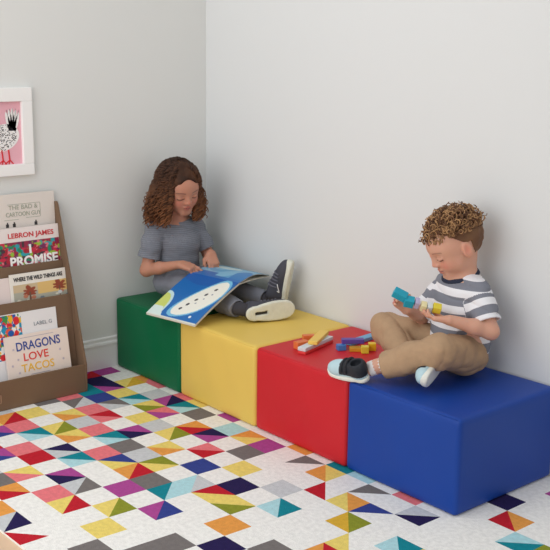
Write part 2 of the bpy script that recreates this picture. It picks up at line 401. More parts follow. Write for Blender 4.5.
# ------------------------------------------------------------------ book display
def book_shelf():
    root = empty('book_display_stand', (.1, -1.07, 0))
    tag(root, 'brown tiered book display stand against the left wall beside the green block', 'bookcase')
    m = mat('taupe_board', (122, 98, 78), .75, .06, 90, var=.05, vscale=5, spec=.2)
    Ya, Yb = -.735, -1.42
    prof = [(.0065, .0005), (.212, .0005), (.215, .02), (.215, .112), (.212, .122), (.205, .145), (.034, .71), (.028, .722), (.018, .725), (.0065, .72)]
    for y in (Ya, Yb):
        n = len(prof); b = MB(); t = .009
        b.add([(x, y - t, z) for x, z in prof] + [(x, y, z) for x, z in prof],
              [tuple(range(n))[::-1], tuple(range(n, 2 * n))] + [(i, (i + 1) % n, (i + 1) % n + n, i + n) for i in range(n)])
        b.build('side_panel', m, root, bevel=.002)
    def panel(name, x0, z0, x1, z1, t=.006):
        b = MB(); y0, y1 = Yb + .0002, Ya - .0092
        vs = [(x, y, z) for y in (y0, y1) for x, z in ((x0, z0), (x0 + t, z0), (x1 + t, z1), (x1, z1))]
        b.add(vs, [(0, 1, 2, 3), (7, 6, 5, 4), (0, 4, 5, 1), (1, 5, 6, 2), (2, 6, 7, 3), (3, 7, 4, 0)])
        return b.build(name, m, root, bevel=.0015)
    fp = panel('front_panel', .205, .001, .205, .112, .008)
    panel('tier_panel', .160, .02, .110, .375)
    panel('tier_panel', .106, .02, .058, .500)
    panel('tier_panel', .064, .02, .030, .590)
    panel('back_panel', .008, .002, .008, .715, .004)
    panel('base_panel', .0125, .001, .0125, .001, .001)
    MB().box((.0125, Yb, .001), (.205, Ya - .0092, .012)).build('bottom_panel', m, root)
    # pale mark printed on the front panel, cut by the photo's left edge
    lm = mat('tan_print', (168, 138, 112), .7)
    b = MB(); xo = .2135
    yc, zc = -1.108, .047
    def bar(y0_, z0_, y1_, z1_): b.box((xo - .001, y0_, z0_), (xo, y1_, z1_))
    bar(yc - .03, zc - .017, yc + .014, zc - .013); bar(yc - .03, zc + .013, yc + .014, zc + .017); bar(yc + .010, zc - .017, yc + .014, zc + .017)
    bar(yc - .012, zc - .009, yc + .005, zc - .006); bar(yc - .012, zc + .006, yc + .005, zc + .009); bar(yc - .0015, zc - .009, yc + .001, zc + .009)
    b.build('printed_mark', lm, fp)
book_shelf()

def display_book(y0, y1, zb, zt, xt, xb, label, cover, art=None, t=.006, name='picture_book', group='picture books in the display stand'):
    """upright book facing +X; its front cover runs from (xb, zb) up to (xt, zt)"""
    root = empty(name, (xb, (y0 + y1) / 2, zb)); tag(root, label, 'book', group)
    d = Vector((xt - xb, 0, zt - zb)); up = d.normalized(); nrm = Vector((up.z, 0, -up.x)); right = Vector((0, 1, 0))
    M = Matrix((( right.x, up.x, nrm.x, xb), (right.y, up.y, nrm.y, (y0 + y1) / 2), (right.z, up.z, nrm.z, zb), (0, 0, 0, 1)))
    w, h = y1 - y0, d.length
    MB().box((-w / 2 + .002, .002, -t + .001), (w / 2 - .003, h - .002, -.001), M=M).build('pages', PAGES, root)
    b = MB(); b.box((-w / 2, 0, -.0014), (w / 2, h, 0), M=M); b.box((-w / 2, 0, -t), (w / 2, h, -t + .0014), M=M); b.box((-w / 2 - .0012, 0, -t), (-w / 2, h, 0), M=M)
    cv = b.build('cover', mat('book_cover', cover, .35), root)
    if art:
        fn, (u0, u1, v0, v1), nu, nv = art
        q = MB(); us = np.linspace(u0, u1, nu + 1); vs = np.linspace(v0, v1, nv + 1)
        cols = fn(*np.meshgrid(np.linspace(0, 1, nu + 1), np.linspace(0, 1, nv + 1), indexing='ij'))
        for i in range(nu + 1):
            for j in range(nv + 1): q.v.append(tuple(M @ Vector((us[i], vs[j], .0003)))); q.c.append(tuple(cols[i, j]))
        for i in range(nu):
            for j in range(nv): a = i * (nv + 1) + j; q.f.append((a, a + nv + 1, a + nv + 2, a + 1))
        q.build('cover_picture', ART, cv)
    return root, cv, M, w, h
PAGES = mat('page_paper', (236, 232, 222), .8)
ART = mat('printed_art', attr=True, rough=.4)
def T(M, x, y, z=.0006, rot=0): return M @ Matrix.Translation((x, y, z)) @ Matrix.Rotation(rot, 4, 'Z')
def blobs(seed, cols, n, bg, size=(.05, .14)):
    def fn(U, Vv):
        r = random.Random(seed); out = np.ones(U.shape + (3,)) * s2l(bg)
        for i in range(n):
            cx, cy, s, c = r.random(), r.random(), r.uniform(*size), s2l(r.choice(cols)); e = r.uniform(.6, 1.6)
            d = ((U - cx) / e) ** 2 + ((Vv - cy) * e * .7) ** 2
            out[d < s * s] = c
        return out
    return fn
def books():
    blue, red, yel, grey = mat('blue_ink', (44, 72, 150), .5), mat('red_ink', (222, 62, 52), .5), mat('yellow_ink', (240, 190, 62), .5), mat('dark_ink', (52, 50, 52), .5)
    # front pocket: cream book with hand drawn title
    _, cv, M, w, h = display_book(-1.043, -.783, .03, .256, .150, .1915, 'cream picture book titled in blue, red and yellow, in the front pocket', (240, 226, 216), t=.008)
    text_obj('DRAGONS', 'title_line', blue, cv, T(M, .003, h - .043, rot=.015), .046, bold=.0006, width=.182)
    text_obj('LOVE', 'title_line', red, cv, T(M, -.012, h - .086, rot=.01), .042, bold=.0004, width=.102)
    text_obj('TACOS', 'title_line', yel, cv, T(M, -.008, h - .127, rot=.01), .042, bold=.0004, width=.135)
    lil = mat('lilac_ink', (196, 186, 200), .6)
    for (x, y) in ((-.1, -.05), (-.085, -.09), (-.085, -.14), (.09, -.08), (.1, -.118), (-.11, -.11), (.08, -.025)):
        q = MB()
        for k in range(3): a = k * 1.05; q.box((-.005, -.0009, -.0002), (.005, .0009, .0002), M=T(M, x, h + y, rot=a))
        q.build('printed_star', lil, cv)
    lg = mat('lilac_grey', (170, 165, 180), .6); MB().box((-.04, -.001, -.0002), (.04, .001, .0002), M=T(M, .0, h - .153)).build('small_print', lg, cv); MB().box((-.07, -.0008, -.0002), (.07, .0008, .0002), M=T(M, 0, h - .012)).build('small_print', lg, cv)
    # behind it: white book with a bright flower picture
    cols = [(20, 150, 190), (20, 90, 170), (220, 40, 50), (240, 190, 40), (60, 150, 70), (240, 240, 235), (230, 90, 60)]
    _, cv, M, w, h = display_book(-1.09, -.815, .05, .336, .126, .167, 'white book with bright flowers behind the cream book', (238, 237, 238),
        (blobs(2, cols, 300, (30, 140, 180), (.02, .08)), (-.1375, -.010, .12, .286), 60, 80), t=.004)
    text_obj('LABEL G', 'title_line', mat('grey_ink', (120, 130, 140), .6), cv, T(M, .078, h - .052), .020, width=.075)
    # second pocket
    cols = [(200, 150, 90), (150, 160, 150), (120, 120, 130), (190, 200, 190), (160, 80, 60), (200, 190, 120)]
    def isl(U, V):
        out = np.ones(U.shape + (3,)) * s2l((176, 176, 160)); out[V > .74] = s2l((206, 186, 150)); out[(V > .6) & (U > .45)] = s2l((226, 190, 120))
        for cx, cy in ((.3, .73), (.86, .8)):      # palm crowns and trunks
            a = np.arctan2(V - cy, U - cx); r_ = np.hypot((U - cx), (V - cy) * .55)
            out[(r_ < .13 * (0.5 + .5 * np.abs(np.cos(a * 3.5)))) & (V > cy - .12)] = s2l((150, 70, 48)); out[(np.abs(U - cx) < .012) & (V < cy)] = s2l((110, 80, 60))
        rr = random.Random(4)
        for i in range(26):
            cx, cy, s = rr.random(), rr.uniform(.2, .62), rr.uniform(.02, .05); out[(((U - cx) * 1.4) ** 2 + (V - cy) ** 2) < s * s * 2] = s2l(rr.choice([(210, 215, 215), (120, 130, 140), (190, 120, 90), (150, 160, 175), (225, 220, 200)]))
        return out
    _, cv, M, w, h = display_book(-.978, -.7455, .29, .473, .083, .108, 'landscape picture book with palm trees and a black title in the middle tier', (238, 234, 224), (isl, (-.107, .1165, .03, .143), 90, 60), t=.005)
    text_obj('WHERE THE WILD THINGS ARE', 'title_line', grey, cv, T(M, .0, h - .022), .021, bold=.0008, width=.205)
    display_book(-1.2, -.972, .29, .462, .076, .101, 'plain pale pink book left of the palm tree book', (232, 218, 214), t=.004)
    # third pocket
    cols = [(200, 40, 70), (20, 140, 100), (120, 40, 90), (40, 160, 170), (230, 120, 130), (70, 50, 60), (150, 190, 60), (170, 30, 50)]
    _, cv, M, w, h = display_book(-1.02, -.7455, .42, .640, .0385, .0615, 'busy red and green picture book with big white title', (236, 226, 222), (blobs(9, cols, 420, (150, 40, 70), (.012, .05)), (-.1365, .1365, .0, .168), 110, 70), t=.005)
    wht = mat('white_ink', (246, 245, 243), .5)
    text_obj('PROMISE', 'title_line', wht, cv, T(M, .025, h - .130, .0012), .050, bold=.0016, width=.2)
    text_obj('I', 'title_line', wht, cv, T(M, .012, h - .086, .0012), .044, bold=.0022)
    text_obj('LEBRON JAMES', 'title_line', mat('pink_ink', (206, 60, 66), .5), cv, T(M, .020, h - .030, .0008), .026, bold=.0006, width=.19)
    # top pocket
    g = mat('sage_ink', (158, 164, 146), .6)
    _, cv, M, w, h = display_book(-.99, -.7455, .56, .765, .0145, .0225, 'pale cream book with faint green lettering in the top tier', (226, 218, 210), t=.004)
    text_obj('THE BAD &', 'title_line', g, cv, T(M, -.01, h - .052), .024, width=.12)
    text_obj('CARTOON GUY', 'title_line', g, cv, T(M, -.01, h - .078), .024, width=.145)
    q = MB()
    for (a, b_, c, d) in ((-.075, -.040, .06, -.0385), (.06, -.092, .0615, -.04), (-.09, -.098, -.03, -.0965), (.0, -.094, .06, -.0925)): q.box((a, h + b_, .0001), (c, h + d, .0005), M=M)
    q.build('box_outline', g, cv)
    for x in (-.078, -.05, .04):
        q = MB(); q.box((x - .006, h - .125, .0001), (x + .006, h - .112, .0006), M=M); q.box((x - .002, h - .112, .0001), (x + .003, h - .106, .0006), M=M)
        q.build('printed_figure', grey, cv)
books()

# ------------------------------------------------------------------ toy bricks
def brick(L, w, h, base, direction, color, label, stack=None, tilt=0, name='toy_brick', group='wooden toy bricks on the red block'):
    """base = centre of the underside"""
    x = Vector(direction); x.z = 0; x.normalize(); x = (x + Vector((0, 0, tilt))).normalized(); y = Vector((0, 0, 1)).cross(x).normalized(); z = x.cross(y)
    M = Matrix(((x.x, y.x, z.x, base[0]), (x.y, y.y, z.y, base[1]), (x.z, y.z, z.z, base[2]), (0, 0, 0, 1)))
    o = MB().box((-L / 2, -w / 2, 0), (L / 2, w / 2, h), M=M).build(name, BM[color], None, bevel=.0018)
    tag(o, label, 'toy brick', group); return o
BM = {k: mat('painted_wood_' + k, c, .45, .03, 120) for k, c in dict(orange=(226, 120, 62), red=(222, 60, 58), white=(214, 220, 222), yellow=(240, 200, 90), sun=(240, 196, 30), lime=(226, 206, 60),
      gold=(206, 150, 40), purple=(92, 70, 160), sky=(112, 176, 214), teal=(20, 160, 186), lilac=(186, 176, 206), cream=(232, 220, 170), wood=(216, 178, 120), blue=(70, 130, 200)).items()}
zt = .2992
brick(.050, .028, .026, (1.028, -.358, zt), (.1, 1, 0), 'orange', 'orange brick left of the stacked planks on the red block')
brick(.042, .024, .026, (.985, -.285, zt), (.45, .9, 0), 'orange', 'orange brick partly hidden behind the yellow plank')
pd = (-.27, .96, 0)
brick(.185, .032, .010, (1.058, -.318, zt), pd, 'red', 'long red plank at the bottom of the small stack')
brick(.185, .032, .013, (1.056, -.316, zt + .0103), pd, 'white', 'long white plank lying on the red plank')
brick(.150, .034, .013, (1.042, -.290, zt + .0236), (-.52, .86, 0), 'yellow', 'long yellow plank lying askew on top of the white plank')
brick(.150, .032, .014, (1.098, -.130, zt), (-.1, 1, 0), 'sky', 'long light blue plank behind the purple brick')
brick(.030, .026, .020, (1.128, -.263, zt), (.4, .9, 0), 'blue', 'small blue brick at the left end of the purple brick')
brick(.040, .030, .014, (1.166, -.232, zt), (.65, .76, 0), 'gold', 'dark gold brick lying under the purple brick')
brick(.078, .026, .016, (1.143, -.222, zt + .0207), (.6, .8, 0), 'purple', 'purple brick resting on the blue and gold bricks')
brick(.026, .026, .026, (1.196, -.180, zt), (.65, .76, 0), 'sun', 'bright yellow cube nearest the boy knee on the red block')
brick(.026, .026, .024, (1.203, -.222, zt), (.65, .76, 0), 'lime', 'pale yellow cube between gold brick and bright yellow cube')

# ------------------------------------------------------------------ people kit
def head(S, c, R, s=1.0):
    """R rows forward,left,up; adds head prims"""
    def w(x, y, z): return np.asarray(c) + (np.array([x, y, z]) * s) @ R
    RR = R
    S.ell(w(-.012, 0, .024), np.array([.092, .073, .080]) * s, RR, .02)
    S.ell(w(.022, 0, -.030), np.array([.060, .055, .066]) * s, RR, .035)
    S.ell(w(.040, 0, .030), np.array([.046, .060, .045]) * s, RR, .03)
    for y in (1, -1):
        S.cone(w(.046, .029 * y, -.030), w(.030, .036 * y, -.040), .025 * s, .022 * s, .022)
    S.cone(w(.060, -.008, -.078), w(.060, .008, -.078), .0165 * s, k=.022)
    for y in (1, -1): S.sub(w(.101, .032 * y, .000), np.array([.020, .018, .013]) * s, RR, .018)
    for y in (1, -1): S.ell(w(.0695, .031 * y, .0005), np.array([.0155, .0165, .0125]) * s, RR, .006)
    S.cone(w(.081, 0, .008), w(.0935, 0, -.020), .0065 * s, .0085 * s, .012)
    for y in (1, -1): S.ell(w(.087, .0095 * y, -.024), np.array([.0085, .0065, .006]) * s, RR, .006)
    S.ell(w(.0800, 0, -.0440), np.array([.0095, .019, .0055]) * s, RR, .006)
    S.ell(w(.0785, 0, -.0535), np.array([.0095, .0155, .0065]) * s, RR, .005)
    for y in (1, -1):
        S.ell(w(-.006, .075 * y, -.006), np.array([.018, .0085, .029]) * s, RR, .005)
        S.sub(w(-.003, .0845 * y, -.002), np.array([.010, .0055, .018]) * s, RR, .003)
def face_color(c, R, s, skin, lip, brow, blush):
    skin, lip, brow, blush = map(s2l, (skin, lip, brow, blush))
    def fn(p):
        q = ((p - np.asarray(c)) @ R.T) / s; x, y, z = q.T; C = np.tile(skin, (len(p), 1))
        ay = np.abs(y)
        C = lerpc(C, blush, .45 * np.exp(-((ay - .038) ** 2 + (z + .028) ** 2) / .018 ** 2) * (x > .03))
        C = lerpc(C, blush, .35 * np.exp(-(ay ** 2 + (z + .022) ** 2) / .011 ** 2) * (x > .08))
        C = lerpc(C, blush, .5 * np.exp(-((ay - .080) ** 2 / .007 ** 2 + (x + .002) ** 2 / .013 ** 2 + (z + .004) ** 2 / .02 ** 2)))
        up = (z + .0440 - .0015 * np.cos(y * 250)) / .0045; lo = (z + .0535) / .006; wy = y / .0205
        ml = np.maximum(1 - (wy ** 2 + up ** 2), 1 - ((y / .017) ** 2 + lo ** 2))
        C = lerpc(C, lip, 2 * np.clip(ml, 0, .33) * (x > .06))
        mouth = (np.abs(z + .0485 + .0008 * np.cos(y * 200)) < .0011) & (ay < .0175) & (x > .06)
        C[mouth] = lip * .35
        # brow
        bz = .0205 + .004 * np.cos((ay - .034) * 70)
        mb = np.clip(1 - np.abs(z - bz) / .0035, 0, 1) * (ay > .014) * (ay < .052) * (x > .045)
        C = lerpc(C, brow, .8 * mb)
        # lash line of lowered lids
        lz = -.0068 + .0035 * ((ay - .031) / .015) ** 2
        ml = (np.abs(z - lz) < .0019) & (ay > .0165) & (ay < .0470) & (x > .05)
        C[ml] = brow * .45
        lid = np.clip(1 - np.abs(z - .008) / .003, 0, 1) * (ay > .018) * (ay < .045) * (x > .05) * .35
        C = lerpc(C, brow, lid)
        nost = (((ay - .0062) / .0032) ** 2 + ((z + .0295) / .0022) ** 2 < 1) & (x > .082)
        C[nost] = skin * .35
        return C
    return fn
def hand(S, wr_, d, n, s_, sc, curls, thumb=(.5, .6), tr=1, pad=0.0):
    """d direction of fingers, n palm side, s_ side where the thumb is"""
    wr_ = np.asarray(wr_, float); d = nz(d); n = nz(np.asarray(n, float) - np.dot(n, d) * d); sd = nz(np.cross(n, d)); sd = sd if np.dot(sd, s_) > 0 else -sd
    k = .006 * sc
    kn = []
    offs = [.0185, .0062, -.0062, -.0175]; lens = [.050, .056, .052, .041]; rr = [.0066, .0068, .0065, .0058]
    for i, o in enumerate(offs):
        a = wr_ + sd * o * .55 * sc + d * .006 * sc; b = wr_ + d * (.056 - abs(o) * .25) * sc + sd * o * sc
        S.cone(a, b, .0105 * sc, .0085 * sc, .010 * sc); kn.append(b)
    for i, b in enumerate(kn):
        L = lens[i] * sc; ang = 0; p = b; spread = offs[i] * 3.0
        for j, (fr, rd) in enumerate(((.46, 1), (.31, .92), (.23, .84))):
            ang += curls[i] * (1.0, 1.1, .8)[j]
            dd = nz(d * math.cos(ang) + n * math.sin(ang) + sd * spread * (1 if j == 0 else .7))
            q = p + dd * L * fr
            S.cone(p, q, rr[i] * sc * rd, rr[i] * sc * rd * .93, .0035 * sc); p = q
    t0 = wr_ + d * .012 * sc + sd * .012 * sc
    t1 = t0 + nz(d * .75 + sd * 1.0 + n * .25) * .026 * sc
    t2 = t1 + nz(d * (1.1) + sd * thumb[0] + n * thumb[1]) * .020 * sc
    t3 = t2 + nz(d * 1.1 + sd * (thumb[0] - .5) + n * thumb[1]) * .016 * sc
    S.cone(t0, t1, .0115 * sc, .0085 * sc, .012 * sc); S.cone(t1, t2, .0078 * sc, .0072 * sc, .004 * sc); S.cone(t2, t3, .0072 * sc, .006 * sc, .003 * sc)

def shoe(parent, heel, toe, sole_n, L, parts, name='shoe'):
    """heel/toe: points on the sole's mid line; sole_n: outward normal of the sole"""
    heel = np.asarray(heel, float); f = nz(np.asarray(toe, float) - heel); up = -nz(sole_n); up = nz(up - (up @ f) * f); l = np.cross(up, f)
    R = np.array([f, l, up]); s = L / .2
    def loc(x, y, z): return heel + (np.array([x, y, z]) * s) @ R
    lo_, hi_ = heel + L / 2 * f + up * .04 - .16, heel + L / 2 * f + up * .04 + .16
    def toq(p): return ((p - heel) @ R.T) / s
    def sole(p):
        q = toq(p); x, y, z = q.T
        t = np.clip(x / .2, 0, 1)
        hw = .026 + .010 * np.sin(np.clip((t - .25) / .75, 0, 1) * math.pi) ** .8 + .002
        cx = np.clip(x, .028, .2 - .034)
        d2 = np.hypot(x - cx, y) - np.where(x > .1, np.maximum(hw, .033), np.maximum(hw - .002, .026))
        d2 = np.where((x > .028) & (x < .166), np.abs(y) - hw - .0005, d2)
        zt = .020 + .010 * np.clip((x - .16) / .04, 0, 1) ** 2
        dz = np.maximum(-z - .0, z - zt)
        d = smax(d2, dz, .008)
        d = d + .0009 * (np.sin(x * 900) * (z < .004)) * parts.get('tread', 1)
        if parts.get('slot'):
            d = np.maximum(d, -(np.maximum(np.maximum(np.abs(x - .062) - .026, np.abs(y) - .0065), z - .009)))
        return d * s
    up_ = SDF()
    up_.ell((.150, 0, .028), (.046, .034, .030), k=.03).ell((.085, 0, .040), (.060, .030, .034), k=.04).cone((.035, 0, .030), (.035, 0, .062), .027, .027, .03).cone((.075, 0, .06), (.04, 0, .070), .022, .027, .03)
    def upper(p):
        q = toq(p); d = up_(q); d = np.maximum(d, .016 - q[:, 2]); d = np.maximum(d, q[:, 2] - .088 + .1 * (q[:, 0] - .03))
        d = smax(d, -(rc(q, (.045, 0, .072), (.04, 0, .13), .0215, .024)), .006)
        return d * s
    def ucol(p):
        q = toq(p); x, y, z = q.T; C = np.tile(s2l(parts['upper']), (len(p), 1))
        if 'toecap' in parts: C[(x > parts.get('capx', .118)) | ((z < .03))] = s2l(parts['toecap'])
        return C
    um = mat('shoe_upper', attr=True, rough=.7, bump=.15, bscale=200)
    so = surf('shoe', upper, lo_, hi_, .0026 * s + .0004, um, parent, ucol)
    surf('sole', sole, lo_, hi_, .0024 * s + .0004, mat('rubber', parts['sole'], .6, .2, 60, var=.06, vscale=40), so)
    if parts.get('slot'):
        q = MB()
        for k in range(13):
            x = .038 + .048 * k / 12; q.v += [tuple(loc(x, -.0058, .0075)), tuple(loc(x, .0058, .0075)), tuple(loc(x, .0058, .0095)), tuple(loc(x, -.0058, .0095))]; q.c += [(1, 1, 1)] * 4
        for k in range(12):
            a = 4 * k
            for m_ in range(4): q.f.append((a + m_, a + (m_ + 1) % 4, a + 4 + (m_ + 1) % 4, a + 4 + m_))
        q.build('sole_window', mat('dark_rubber', (52, 50, 48), .5), so)
    # laces or straps across the instep
    lc = MB(); n = parts.get('laces', 4); wd = parts.get('lw', .0028)
    for i in range(n):
        x = parts.get('lx', .080) + i * parts.get('ls', .014); pts = []
        for a in np.linspace(-1.15, 1.15, 13):
            # march outwards from the core to find the upper's surface
            o = np.array([x, 0, .030]); dr = np.array([0, math.sin(a), math.cos(a)]); t = .0
            ts = np.linspace(.01, .06, 60); dd = up_(o + ts[:, None] * dr); k_ = np.argmax(dd > 0); pts.append(heel + ((o + dr * (ts[k_] + .001)) * s) @ R)
        lc.tube(pts, wd * s, 6)
    lc.build(parts.get('lname', 'laces'), mat('lace', parts['lace'], .7), so, smooth=True)
    if 'logo' in parts:
        b = MB()
        for a, b1 in (((.060, .03), (.095, .045)), ((.060, .03), (.065, .040))):
            pts = []
            for t in np.linspace(0, 1, 6):
                x, z = a[0] + (b1[0] - a[0]) * t, a[1] + (b1[1] - a[1]) * t; ts = np.linspace(.01, .06, 60)
                o = np.array([x, 0, z]); dr = np.array([0, parts['logo'], 0.]); dd = up_(o + ts[:, None] * dr); k_ = np.argmax(dd > 0); pts.append(heel + ((o + dr * (ts[k_] + .0008)) * s) @ R)
            b.tube(pts, .0022 * s, 5)
        b.build('side_mark', mat('white_mark', (235, 235, 235), .5), so, smooth=True)
    return so

def helix(b, pts, R, turns, r, n=5, ph=0, col=None, taper=.6):
    pts = [np.asarray(q, float) for q in pts]; seg = int(turns * 9); out = []
    cum = np.linspace(0, 1, seg + 1)
    P = np.array(pts); tt = np.linspace(0, 1, len(P))
    path = np.stack([np.interp(cum, tt, P[:, i]) for i in range(3)], 1)
    for i, c in enumerate(path):
        t = nz(path[min(i + 1, seg)] - path[max(i - 1, 0)]); up = np.array([0, 0, 1.]) if abs(t[2]) < .9 else np.array([1., 0, 0])
        u = nz(np.cross(t, up)); w = np.cross(t, u); a = ph + 2 * math.pi * turns * cum[i]; rr = R * (.45 + .55 * min(1, cum[i] * 3))
        out.append(c + (u * math.cos(a) + w * math.sin(a)) * rr)
    b.tube(out, r, n, col, r2=r * taper)

# ------------------------------------------------------------------ the girl
def girl():
    A = lambda *a: np.array(a, float)
    root = empty('person', (.13, -.25, .2995))
    tag(root, 'curly haired person in a grey tee reading an open picture book on the green block', 'person')
    pel, belly, chest, neck = A(.135, -.25, .375), A(.13, -.248, .45), A(.132, -.245, .53), A(.142, -.25, .612)
    hc = A(.178, -.268, .752); hf = A(.93, -.14, -.32); HR = frame_of(hf, (.05, -.12, 1)); hs = .98
    Rs, Ls = A(.125, -.352, .580), A(.128, -.156, .580)
    Re, Le = A(.125, -.397, .422), A(.175, -.112, .446)
    Rw, Lw = A(.272, -.340, .463), A(.272, -.180, .490)
    F = frame_of((1, 0, 0))
    body = SDF()
    head(body, hc, HR, hs)
    body.cone(hc + A(-.03, 0, -.05), neck + A(-.012, 0, -.01), .034, .036, .03)
    body.cone(neck + A(-.01, 0, -.012), chest + A(0, 0, .01), .045, .062, .04)
    body.cone(Rs + A(0, .02, .004), Ls + A(0, -.02, .004), .036, .036, .04)
    body.ell(chest, (.062, .088, .075), F, .04).ell(belly, (.064, .078, .07), F, .04).ell(pel, (.072, .094, .065), F, .04)
    for s, e, w in ((Rs, Re, Rw), (Ls, Le, Lw)):
        body.cone(s, e, .030, .0245, .02); body.cone(e, e + (w - e) * .4, .0245, .0235, .015); body.cone(e + (w - e) * .4, w, .0235, .0165, .015)
    hand(body, Rw + (Rw - Re) * .03, (.72, .45, -.16), (-.1, .25, -1), (-.3, .8, .3), .98, (.25, .62, .85, .95), thumb=(.3, .6))
    hand(body, Lw, (.62, -.22, -.62), (-.70, .25, -.6), (-.3, -.8, .1), .98, (.25, .35, .75, .85), thumb=(.2, .4))
    # legs under the trousers
    Rh, Lh = A(.14, -.300, .366), A(.14, -.195, .372)
    Rk, Lk = A(.375, -.297, .360), A(.37, -.17, .366)
    Ra, La = A(.590, -.290, .340), A(.545, -.118, .342)
    for h, k, a in ((Rh, Rk, Ra), (Lh, Lk, La)):
        body.cone(h, k, .046, .034, .03); body.cone(k, a, .034, .022, .02)
    # ankles run into the shoes
    body.cone(Ra, A(.634, -.270, .338), .019, .017, .015); body.cone(La, A(.572, -.098, .345), .019, .017, .015)
    skin = mat('skin', attr=True, rough=.5, sss=.25, spec=.35)
    surf('body', body, (.02, -.46, .29), (.73, -.02, .87), .0025, skin, root, face_color(hc, HR, hs, (192, 136, 112), (182, 92, 86), (70, 46, 38), (206, 112, 96)))
    # t-shirt
    sh = SDF()
    sh.ell(chest + A(0, 0, -.005), (.074, .090, .085), F, .04).ell(belly, (.076, .086, .085), F, .05).ell(pel + A(0, 0, .01), (.084, .104, .068), F, .05)
    sh.cone(Rs + A(0, .02, .002), Ls + A(0, -.02, .002), .042, .042, .04)
    sh.cone(neck + A(-.012, 0, -.03), chest, .056, .07, .04)
    for s, e in ((Rs, Re), (Ls, Le)):
        e2 = s + (e - s) * .74; sh.cone(s, e2, .041, .044, .007)
    def shirt(p):
        d = sh(p) + .0040 * wr(p * A(1, .8, 2.2), 52, 1) + .0016 * wr(p, 120, 4) + folds(p, A(.3, .25, 1), 34, 1, .0045)
        d = np.maximum(d, .352 - p[:, 2])
        for s, e in ((Rs, Re), (Ls, Le)):
            ax = nz(e - s); e2 = s + (e - s) * .70; t = (p - e2) @ ax; near = np.linalg.norm(p - e2, axis=1)
            side = (np.abs(p[:, 1] + .254) > .086) & (p[:, 2] > .40)
            d = np.where(side & (near < .12), np.maximum(d, t), d)
            d = np.maximum(d, -np.maximum(rc(p, s + (e - s) * .45, e + (e - s) * .6, .036, .037), -(t + .03)))
        nk = A(.138, -.25, .628); d = smax(d, -(rc(p, nk, nk + A(.03, 0, .1), .044, .05)), .006)
        return d
    def scol(p):
        a = s2l((112, 116, 126)); b = s2l((138, 141, 150)); t = (np.sin(p[:, 2] * 820) > .35) * .75; C = lerpc(np.tile(a, (len(p), 1)), b, t)
        return C * (.93 + .10 * rng.random((len(p), 1)))
    so = surf('t_shirt', shirt, (.01, -.47, .33), (.26, -.03, .68), .0026, mat('heather_knit', attr=True, rough=.9, bump=.3, bscale=300, sheen=.1), root, scol)
    nk = []
    for i in range(25):
        t = 2 * math.pi * i / 24; nk.append(A(.144 + .050 * math.cos(t), -.25 + .052 * math.sin(t), .619 - .018 * math.cos(t)))
    # trousers
    tr = SDF()
    tr.ell(pel + A(.005, 0, -.012), (.082, .104, .060), F, .04)
    for h, k, a in ((Rh, Rk, Ra), (Lh, Lk, La)):
        tr.cone(h, k, .056, .047, .03); tr.cone(k, a, .048, .036, .02)
    def pants(p):
        d = tr(p) + .0050 * wr(p * A(1.6, 1, 1.3), 46, 2) + .002 * wr(p, 110, 3) + folds(p, A(1, .3, .3), 30, 3, .0045)
        d = np.maximum(d, .3003 - p[:, 2]); d = np.maximum(d, p[:, 2] - .43)
        for k, a in ((Rk, Ra), (Lk, La)):
            ax = nz(a - k); e = k + (a - k) * .99; t = (p - e) @ ax
            d = np.where(np.linalg.norm(p - e, axis=1) < .14, np.maximum(d, t), d)
            d = np.maximum(d, -np.maximum(rc(p, k, a + (a - k), .026, .029), -(t + .02)))
        return d
    surf('trousers', pants, (.04, -.42, .295), (.64, -.06, .45), .0028, mat('grey_jersey', (128, 130, 140), .9, .2, 160, var=.05, vscale=60), root)
    # socks and shoes
    for a_, b_ in ((Ra, A(.636, -.268, .338)), (La, A(.574, -.096, .345))):
        sk = MB(); sk.tube([a_ + (a_ - b_) * .4, a_, b_], .026, 14); sk.build('sock', mat('dark_sock', (62, 60, 66), .9), root, smooth=True)
    sneaker = dict(upper=(66, 66, 76), sole=(222, 222, 206), lace=(104, 104, 116), slot=True, laces=5)
    rsh = shoe(root, A(.668, -.312, .331), A(.733, -.142, .345), A(.66, -.70, -.05), .198, dict(sneaker), 'shoe')
    b2 = dict(sneaker); b2['logo'] = -1; b2['slot'] = False
    lsh = shoe(root, A(.612, -.068, .322), A(.650, -.062, .508), A(.80, .56, .0), .190, b2, 'shoe')
    # hair: a soft base volume plus many falling curls
    hb = SDF()
    def w(x, y, z): return hc + (A(x, y, z) * hs) @ HR
    up = A(0, 0, 1)
    hb.ell(w(-.014, 0, .028), (.103, .083, .088), HR, .03)
    hb.ell(hc + A(-.055, -.055, -.060), (.055, .055, .085), k=.05)
    hb.ell(hc + A(-.040, .050, -.050), (.046, .036, .075), k=.05)
    hb.ell(hc + A(-.075, 0, -.06), (.045, .080, .085), k=.05)
    def hair(p):
        q = ((p - hc) @ HR.T) / hs; d = hb(p) + .004 * wr(p, 95, 5) + .003 * wr(p, 210, 6)
        d = smax(d, -ell(q, (.104, .002, -.026), I3, (.070, .056, .113)), .008)
        d = np.maximum(d, -(ell(p, hc + A(.06, .0, -.12), I3, (.06, .05, .07))))
        return d
    hcolA, hcolB = s2l((50, 33, 25)), s2l((146, 94, 60))
    def hcol(p): return lerpc(np.tile(hcolA, (len(p), 1)), hcolB, .12 + .2 * wr(p, 60, 3) + .3 * np.clip((.78 - p[:, 2]) / .12, 0, 1))
    hm = mat('curly_hair', attr=True, rough=.65, spec=.2)
    ho = surf('hair', hair, hc - A(.17, .16, .17), hc + A(.14, .15, .15), .003, hm, root, hcol)
    cb = MB(); rr = random.Random(11); n_made = 0
    ex = A(.100, .084, .088); ec = A(-.018, 0, .028)
